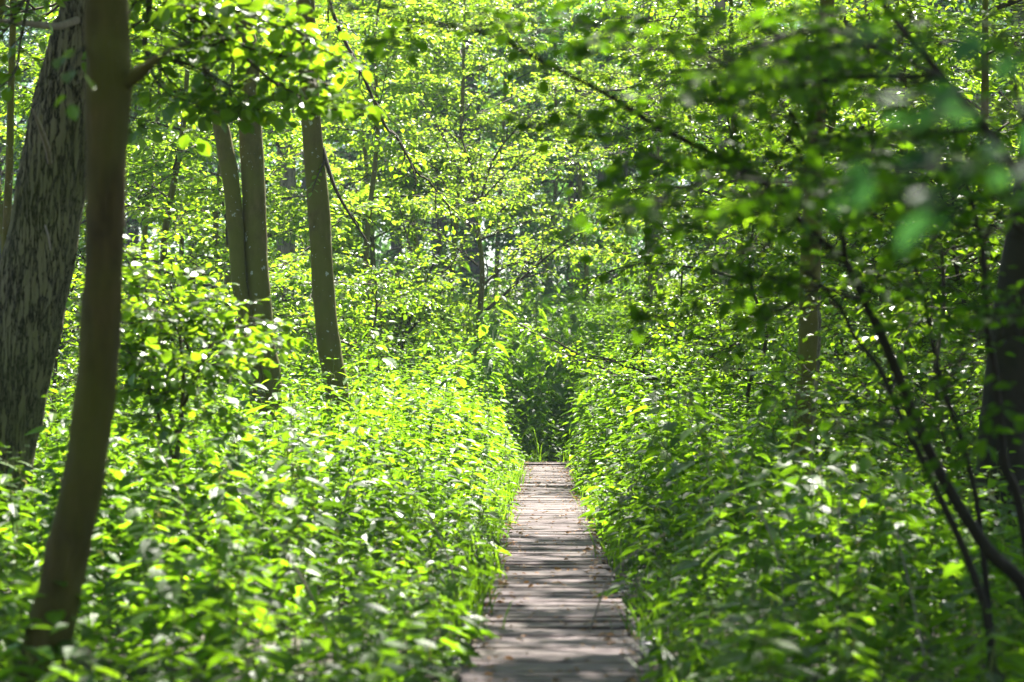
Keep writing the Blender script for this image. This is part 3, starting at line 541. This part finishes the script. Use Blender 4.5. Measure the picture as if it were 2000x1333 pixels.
for i, (lb, px, d, h, lf, n) in enumerate(U):
    understorey(lb, px, d, h, 100 + i, lean=random.Random(i).uniform(-.8, .8), n=int(n * .95), spec=[(.24, 1.1, .9, .13, -.02), (.085, .4, .85, .14, -.04)], z0=1.0 if px < 780 or px > 1260 else 3.0, leaf=lf, ln=2.7 + .012 * d, size=(.075 + .0008 * d) * random.Random(i + 40).uniform(.75, 1.4), bark='bark_alder')
# low shrubs in front of them, filling the zone between nettles and crowns
S_ = [('low leafy bush behind the twin trunks at nettle height', 420, 33, 2.4), ('low leafy bush right of the third smooth trunk', 730, 36, 3.2), ('low leafy bush behind the round leaved shrub', 260, 29, 3.0),
      ('low leafy bush left of the mossy right trunk', 1480, 27, 3.2), ('low leafy bush right of the mossy right trunk', 1760, 23, 2.6), ('low leafy bush below the pale sunlit trunk', 1330, 36, 3.2),
      ('low leafy bush at the foot of the dark broad trunk', 1850, 18, 2.4), ('low leafy bush behind the slim dark trunk', 120, 26, 2.6), ('far low leafy bush in the bluish shade right of the young tree', 1120, 66, 3.6), ('far low leafy bush in the bluish shade left of the young tree', 850, 68, 3.6), ('far leafy bush in the bluish shade straight above the boardwalk end', 1040, 70, 4.2), ('far leafy bush in the bluish shade behind the young tree stem', 945, 72, 4.4), ('far leafy bush in the bluish shade in front of the broad dark trunk', 1200, 69, 3.8), ('farthest leafy bush behind the bluish gap', 1090, 90, 6)]
for i, (lb, px, d, h) in enumerate(S_):
    understorey(lb, px, d, h, 200 + i, z0=.3, n=15, ln=1.5, leaf='hazel' if d < 60 else 'wood', w_=.06, size=.068 + .0005 * d, name='bush')

# tall trees deep in the wood: three built, the others copies of them
def copy_tree(src, loc, rz, s, label=None, group=None):
    r = src.copy(); sc.collection.objects.link(r); r.location = loc; r.rotation_euler = (0, 0, rz); r.scale = (s, s, s * random.Random(int(loc[0] * 97)).uniform(.9, 1.15))
    if label: r['label'] = label
    if group: r['group'] = group
    for ch in src.children:
        c = ch.copy(); sc.collection.objects.link(c); c.parent = r
    return r
FARG = 'tall trees deep in the wood'
FARL = 'tall leafy tree deep in the shaded wood behind the clearing'
far_spots = []
rf = np.random.default_rng(77)
for d, n in ((74, 7), (84, 8), (96, 9), (110, 10)):
    for k in range(n):
        px = -250 + 2500 * (k + rf.uniform(.2, .8)) / n
        q_ = d + rf.uniform(-3.5, 3.5)
        if not (d < 80 and 560 < px < 1440): far_spots.append((px, q_))
protos = []
for i, (px, d) in enumerate(far_spots):
    x, y, _ = P(px, 766, d); g = float(ground_z(x, y))
    if i < 3:
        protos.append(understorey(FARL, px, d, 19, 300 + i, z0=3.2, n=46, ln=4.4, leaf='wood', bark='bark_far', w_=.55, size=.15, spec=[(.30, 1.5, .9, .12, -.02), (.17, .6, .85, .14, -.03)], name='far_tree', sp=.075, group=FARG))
    else: copy_tree(protos[i % 3], (x, y, g), rf.uniform(0, 6.28), rf.uniform(.85, 1.15))
# trunks that show as dark bars in the bluish gap
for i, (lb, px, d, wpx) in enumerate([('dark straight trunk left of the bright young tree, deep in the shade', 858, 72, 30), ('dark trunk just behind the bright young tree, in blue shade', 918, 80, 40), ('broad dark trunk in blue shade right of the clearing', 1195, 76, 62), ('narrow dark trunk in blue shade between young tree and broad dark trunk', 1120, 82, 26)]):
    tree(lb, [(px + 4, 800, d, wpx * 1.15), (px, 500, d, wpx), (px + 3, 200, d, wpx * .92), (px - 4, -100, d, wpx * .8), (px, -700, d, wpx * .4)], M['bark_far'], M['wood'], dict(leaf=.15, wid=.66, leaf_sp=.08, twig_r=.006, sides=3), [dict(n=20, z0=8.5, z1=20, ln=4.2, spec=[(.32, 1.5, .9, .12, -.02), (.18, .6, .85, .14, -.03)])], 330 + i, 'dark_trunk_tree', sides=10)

def far_wood():
    """the far side of the wood, one leafy mass"""
    rng = np.random.default_rng(9); mb = MB(); n = 150000
    th = rng.uniform(-.75, .75, n); d = rng.uniform(125, 165, n)
    cx = rng.uniform(-.75, .75, 260); cd = rng.uniform(125, 160, 260); cz = rng.uniform(1, 22, 260); k = rng.integers(0, 260, n)
    th = cx[k] + rng.normal(0, .022, n); d = cd[k] + rng.normal(0, 3, n); z = cz[k] + rng.normal(0, 2.2, n)
    x = d * np.sin(th); y = d * np.cos(th); g = ground_z(x, y); z = g + np.clip(z, .1, None)
    mb.leaves(np.stack([x, y, z], -1), rng.normal(0, 1, (n, 3)), rng.normal(0, .6, (n, 3)) + np.array((0, -.3, 1)), rng.uniform(.35, .65, n), np.full(n, .7), DIAM)
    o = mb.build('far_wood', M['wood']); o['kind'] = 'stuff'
far_wood()

# unseen canopy trees, added outside the picture to shade the foreground and boardwalk
for i, (lb, x, y, h, ln, le) in enumerate([('tall tree beside the boardwalk, out of view to the right', 4.9, 16, 13, 5.5, 0), ('tall tree out of view left of the slim dark trunk', -5.2, 15, 12.5, 5.5, 0), ('tall tree standing behind the viewer on the left', -4.5, -3, 13, 4.5, 0), ('tall tree standing behind the viewer on the right', 5, -1, 13, 4.5, 0),
        ('tall tree out of view on the right by the dark stems', 6.4, 22, 14, 5.5, 0), ('unseen tall tree added by the viewer at the left', -3.6, 5, 12, 4.5, 0), ('tall tree by the viewer at the right, outside the picture', 3.3, 9.5, 12, 5, 0), ('tall tree out of view left behind the thick rough trunk', -6.5, 21, 14, 5, 0),
        ('unseen tree added at the right, leaning to shade the near boardwalk', 4.4, 17, 11.5, 3.6, -4.2), ('unseen tree added at the left, leaning to shade the near boardwalk', -4.6, 18.5, 12, 3.4, 3.4), ('unseen tree added at the right, leaning to shade the middle of the boardwalk', 5.8, 23.5, 12, 3.4, -4.6), ('unseen tree added right of the viewer, leaning inwards for shade', 3.6, 12.5, 11, 3.4, -3.4), ('unseen tree added farther along at the right, leaning to shade the boardwalk', 6.7, 26.5, 13, 3.6, -4.6), ('tall tree farther along at the right, outside the picture', 7.2, 30, 13, 4.5, -4),
        ('tall tree some way behind the viewer, left', -8, -9, 13, 4.5, 0), ('tall tree some way behind the viewer', .5, -11, 13, 4.5, 0), ('tall tree some way behind the viewer, right', 9, -8, 13, 4.5, 0), ('tall tree far out at the left of the viewer', -9, 4, 13, 4.5, 0), ('tall tree far out at the right of the viewer', 9, 7, 13, 4.5, 0)]):
    rng = np.random.default_rng(400 + i); base = np.array((x, y, 0.)); t = thing('unseen_shade_tree', lb, 'tree', base)
    pts = smooth_path([base + np.array((rng.normal(0, .12) + le * max(0, (k - 1.6) / 3.4), rng.normal(0, .12), h * k / 5)) for k in range(6)], 5); rad = np.linspace(.17, .02, len(pts))
    cr = Crown(rng, leaf=.10, wid=.75, leaf_sp=.05, sides=3); mb = MB(); bumpy_trunk(mb, pts, rad, 10, rng); cr.keep = clearing(rng)
    limbs(cr, mb, rng, pts, rad, 31, 6.3 if y > 0 else 2.5, h, ln, [(.30, 1.6, .9, .12, -.02), (.16, .55, .85, .14, -.03)])
    mb.build('trunk', M['bark_alder'], t, base); cr.build(t, base, M['hazel'], M['twig'])

# ------------------------------------------------------------------ nettles
def nettle_parts(rng, h, detail, st, lf, ts, org=np.zeros(3), lean=None):
    herb = (not detail) and rng.random() < .24
    lean = rng.normal(0, .14, 2) if lean is None else lean
    z = np.linspace(0, h, 6); pts = np.stack([lean[0] * z * z / h + 0 * z, lean[1] * z * z / h, z], -1) + org
    if st is not None: st.tube(pts, np.linspace(.0042, .0018, 6), 5 if detail else 3, 0)
    nn = max(5, int(h / .098)); k = np.arange(nn); lo_ = .03 if (not detail and 41 < org[1] < 46) else .14; f = lo_ + (1 - lo_) * (k + .5) / nn; f = f ** .9
    zz = f * h; px = lean[0] * zz * zz / h; py = lean[1] * zz * zz / h
    a = (k % 2) * (math.pi / 2) + rng.uniform(0, 6.28) + rng.normal(0, .25, nn)
    L = .185 * (1 - .72 * np.clip((f - .62) / .38, 0, 1) ** 1.3) * rng.uniform(.8, 1.2, nn) * (.75 + .3 * min(h, 1.5)) * rng.uniform(.58, 1.12)
    pos, dr, ln = [], [], []
    for s in (0, math.pi):
        dz = -.08 - .22 * (1 - np.clip((f - .55) / .45, 0, 1)) + .5 * np.clip((f - .9) / .1, 0, 1) + rng.normal(0, .13, nn)
        aa = a + s + rng.normal(0, .15, nn)
        d = np.stack([np.cos(aa), np.sin(aa), dz], -1)
        out = np.stack([np.cos(aa), np.sin(aa), .35 + 0 * aa], -1) * (L * .32)[:, None]
        p = np.stack([px, py, zz], -1) + org
        pos.append(p + out); dr.append(d); ln.append(L)
        if detail and st is not None:
            for q in range(nn): st.tube(np.array([p[q], p[q] + out[q] * .6 + (0, 0, .004), p[q] + out[q]]), .0011, 3, 0)
        if ts is not None:
            for q in range(nn):
                if .55 < f[q] < .95 and rng.random() < (.8 if detail else .35):
                    b = aa[q] + rng.choice((-.8, .8)); l = rng.uniform(.025, .06)
                    ts.tube(np.array([p[q], p[q] + l * np.array((.5 * math.cos(b), .5 * math.sin(b), -.1)), p[q] + l * np.array((.75 * math.cos(b), .75 * math.sin(b), -.75))]), .0028, 3, 2 if ts is st else 1)
    pos = np.concatenate(pos); dr = np.concatenate(dr); ln = np.concatenate(ln); n = len(pos)
    nr = np.array((0, 0, 1.)) + rng.normal(0, .17, (n, 3))
    lf.leaves(pos, dr, nr, ln, rng.uniform(.42, .56, n), NETTLE if detail else (OVAL if herb else POINT), 0 if lf is not st else (3 if herb else 1))

def bed_height(x, y):
    t = np.clip(abs(x - PX) - PW - .02, 0, None)
    T = np.interp(y, [5, 8, 10, 12, 15, 22, 28, 35, 45, 60], [.26, .36, .58, .84, 1.02, 1.15, 1.35, 1.75, 1.7, 1.6]); T = T * np.where(x > PX, 1.1 - .36 * np.clip((x - 1.2) / 1.2, 0, 1) * np.clip((27 - y) / 6, 0, 1), 1)
    k = np.interp(y, [8, 14, 25, 34, 40], [.42, .5, .9, 1.8, 2.2]) * np.where(x > PX, 1.5, 1)
    h = np.minimum(T, .30 + k * t)
    bank = np.minimum(T * 1.15, .28 + .42 * np.clip(y - 41.3, 0, None) + 1.5 * np.clip(abs(x - PX) - .45, 0, None))   # rises away from the end of the boards
    return np.where(y > 41.3, bank, h)
rn = np.random.default_rng(55); spots = []
def try_bed(n, x0, x1, y0, y1):
    x = rn.uniform(x0, x1, n); y = rn.uniform(y0, y1, n)
    ok = ~((abs(x - PX) < PW + .05) & (y < 41.5)); x, y = x[ok], y[ok]
    vx = (x * 1.0 + y * math.tan(YAW)) / y * FPX                       # keep what lies in the field of view, with a margin
    ok = abs(vx) < 1000 + 130 + 0 * y + 4000 / y
    spots.extend(zip(x[ok], y[ok]))
for y0, y1, dens in ((5.2, 9, 11), (9, 16, 14), (16, 26, 15), (26, 42, 14), (42, 46, 12), (46, 66, 11)):
    W_ = y1 * 1130 / FPX + 1.2
    try_bed(int(2 * W_ * (y1 - y0) * dens), -W_, W_, y0, y1)
spots = np.array(spots); hs = bed_height(spots[:, 0], spots[:, 1]) * rn.uniform(.6, 1.14, len(spots))
hs *= np.where(spots[:, 1] > 38, rn.uniform(.75, 1.3, len(spots)), 1)
hs *= 1 + .16 * np.sin(spots[:, 0] * 2.1 + 1.3 * np.sin(spots[:, 1] * .7)) * np.sin(spots[:, 1] * 1.1 + spots[:, 0]) + .32 * (rn.random(len(spots)) < .14)
# the plants that show largest: near, tall enough to show, inside the frame
def size_in_view(x, y, h):
    u, v, d = proj(np.array((x, y, h + float(ground_z(x, y)))))
    if u < -30 or u > 2030 or v > 1330 or v < 0: return -1
    e = abs(x - PX) - PW
    return h / d * (1.5 if e < .5 else 1)
score = np.array([size_in_view(x, y, h) for (x, y), h in zip(spots, hs)])
first = set(np.argsort(-score)[:300].tolist())
variants = []
for i in range(7):
    rng = np.random.default_rng(600 + i); st, lf, ts = MB(), MB(), MB()
    nettle_parts(rng, 1.0, True, st, lf, lf)
    variants.append((st, lf))
protoN = []
def nettle(i, x, y, h, rz, label, group):
    base = (x, y, float(ground_z(x, y)) - .02); v = i % 7
    t = thing('nettle', label, 'nettle', base, group, rz, 1)
    w_ = .55 + .45 * h; t.scale = (w_, w_, h)
    if len(protoN) < 7:
        st, lf = variants[v]
        protoN.append((st.build('stem', M['stem'], t), lf.build('foliage', [M['nettle'], M['tassel']], t)))
    else:
        for s in protoN[v]:
            c = s.copy(); sc.collection.objects.link(c); c.parent = t
    return t
GL = ('leafy green stinging nettle in the foreground bed left of the boardwalk', 'stinging nettles in the foreground, left of the boardwalk')
GR = ('leafy green stinging nettle in the foreground bed right of the boardwalk', 'stinging nettles in the foreground, right of the boardwalk')
for n_, i in enumerate(sorted(first)):
    (x, y), h = spots[i], hs[i]; g = GL if x < PX else GR
    nettle(n_, x, y, h, rn.uniform(0, 6.28), g[0], g[1])
st, bed = None, MB()
class Bed(MB): pass
B_ = MB()
for i in range(len(spots)):
    if i in first: continue
    (x, y), h = spots[i], hs[i]
    rng = rn
    nettle_parts(rng, h, False, B_, B_, B_ if y < 45 else None, np.array((x, y, float(ground_z(x, y)) - .02)))
o = B_.build('nettle_bed', [M['stem'], M['nettle'], M['tassel'], M['herb']]); o['kind'] = 'stuff'
# low herbs covering the soil between the stems
def ground_cover():
    rng = np.random.default_rng(66); mb = MB(); n = 60000
    y = rng.uniform(5, 44, n); x = rng.uniform(-1, 1, n) * (y * 1200 / FPX + 1)
    ok = abs(x - PX) > PW + .02 + rng.normal(0, .03, n); x, y = x[ok], y[ok]; n = len(x)
    a = rng.uniform(0, 6.28, n)
    mb.leaves(np.stack([x, y, rng.uniform(.01, .22, n) * np.clip((abs(x - PX) - PW) * 2.5, .15, 1)], -1), np.stack([np.cos(a), np.sin(a), rng.normal(0, .3, n)], -1), np.stack([rng.normal(0, .35, n), rng.normal(0, .35, n), np.ones(n)], -1), rng.uniform(.03, .075, n), np.full(n, .7), LEAF)
    o = mb.build('ground_cover', M['nettle']); o['kind'] = 'stuff'
ground_cover()

def grass():
    rng = np.random.default_rng(67); mb = MB()
    c = [(rng.uniform(-.9, .9), rng.uniform(41.5, 50)) for _ in range(34)] + [((1 if rng.random() < .5 else -1) * (PW + abs(rng.normal(.15, .15))) + PX, rng.uniform(9, 41)) for _ in range(130)]
    for cx, cy_ in c:
        n = 14; a = rng.uniform(0, 6.28, n); l = rng.uniform(.25, .85, n) if cy_ > 41.4 else rng.uniform(.12, .38, n)
        b = np.stack([cx + rng.normal(0, .06, n), cy_ + rng.normal(0, .06, n), np.full(n, float(ground_z(0, cy_)))], -1); d = np.stack([np.cos(a) * .35, np.sin(a) * .35, np.ones(n)], -1)
        for q in range(n):
            o = np.array((math.cos(a[q]), math.sin(a[q]), 0)); s_ = np.array((-o[1], o[0], 0)) * .005
            L = l[q]; p0, p1, p2, p3 = b[q], b[q] + o * .1 * L + (0, 0, .45 * L), b[q] + o * .32 * L + (0, 0, .8 * L), b[q] + o * .62 * L + (0, 0, .92 * L)
            mb.add([p0 - s_, p0 + s_, p1 + s_, p1 - s_, p2 + s_ * .7, p2 - s_ * .7, p3], [(0, 1, 2, 3), (3, 2, 4, 5), (5, 4, 6, 6)][:2], 0); mb.add([p2 + s_ * .7, p2 - s_ * .7, p3], [(0, 1, 2)], 0)
    o = mb.build('grass', M['nettle']); o['kind'] = 'stuff'
grass()
# dry stems leaning in the nettles
rd = np.random.default_rng(68)
for k, (px, py, d) in enumerate([(470, 1010, 11), (1480, 1020, 12), (700, 930, 15), (300, 880, 14), (1640, 1000, 11), (1380, 930, 16), (820, 1010, 14), (560, 1100, 9.5), (1750, 1080, 10.5), (1300, 1080, 12.5)]):
    top = P(px, py, d); base = np.array((top[0] + rd.normal(0, .25), top[1] + rd.normal(0, .2), -.01))
    top = np.array((*top[:2], max(top[2], .35) + .1))
    t = thing('dead_stem', 'thin dry pale stem leaning among the green nettles', 'dead stem', base, 'dry stems among the nettles')
    mb = MB(); pts = smooth_path([base, base * .5 + top * .5 + rd.normal(0, .04, 3), top], 5); mb.tube(pts, np.linspace(.006, .003, len(pts)), 5)
    f = pts[6]; mb2 = MB(); mb2.tube(wander(rd, f, (rd.normal(), rd.normal(), .4), .18, 4, .2, 0), np.linspace(.003, .0015, 5), 4)
    mb.build('stem', M['twig_pale'], t, base); mb2.build('side_twig', M['twig_pale'], t, base)
# the big leaved plant at the left edge of the boardwalk
def edge_plant():
    b = P(908, 1300, 12.3); b[2] = 0; t = thing('broad_leaf_plant', 'pale stemmed plant with a few broad leaves at the left edge of the boardwalk', 'plant', b)
    mb = MB(); pts = smooth_path([b, P(902, 1262, 12.3), P(890, 1215, 12.3), P(874, 1168, 12.3)], 5); mb.tube(pts, np.linspace(.008, .004, len(pts)), 6)
    lf = MB(); tips = [((878, 1180), (832, 1166), .13), ((890, 1212), (938, 1210), .14), ((884, 1200), (838, 1230), .14), ((874, 1168), (884, 1140), .09), ((888, 1208), (800, 1236), .12), ((902, 1262), (945, 1250), .08), ((900, 1256), (862, 1276), .09)]
    for (a, c, l) in tips:
        p = P(*a, 12.3); q = P(*c, 12.3 + .06); mb.tube(np.array([p, (p + q) / 2]), .003, 4)
        lf.leaves([(p + q) / 2 * .8 + p * .2], [q - p], [(rd.normal(0, .2), -.25, 1)], [l], [.62], OVAL)
    mb.build('stem', M['stem'], t, b); lf.build('foliage', M['nettle'], t, b)
edge_plant()
# the damp air of the wood
def haze():
    mb = MB(); x0, x1, y0, y1, z0, z1 = -320, 320, -80, 420, -1.5, 48
    v = [(x, y, z) for z in (z0, z1) for y in (y0, y1) for x in (x0, x1)]
    mb.add(v, [(0, 2, 3, 1), (4, 5, 7, 6), (0, 1, 5, 4), (2, 6, 7, 3), (0, 4, 6, 2), (1, 3, 7, 5)], 0, False)
    m = bpy.data.materials.new('haze air'); m.use_nodes = True; t = m.node_tree; t.nodes.remove(t.nodes['Principled BSDF'])
    v = t.nodes.new('ShaderNodeVolumePrincipled'); v.inputs['Density'].default_value = .00042; v.inputs['Color'].default_value = (.7, .85, 1, 1); v.inputs['Anisotropy'].default_value = 0
    t.links.new(v.outputs[0], t.nodes['Material Output'].inputs['Volume'])
    o = mb.build('haze', m); o['kind'] = 'stuff'
haze()
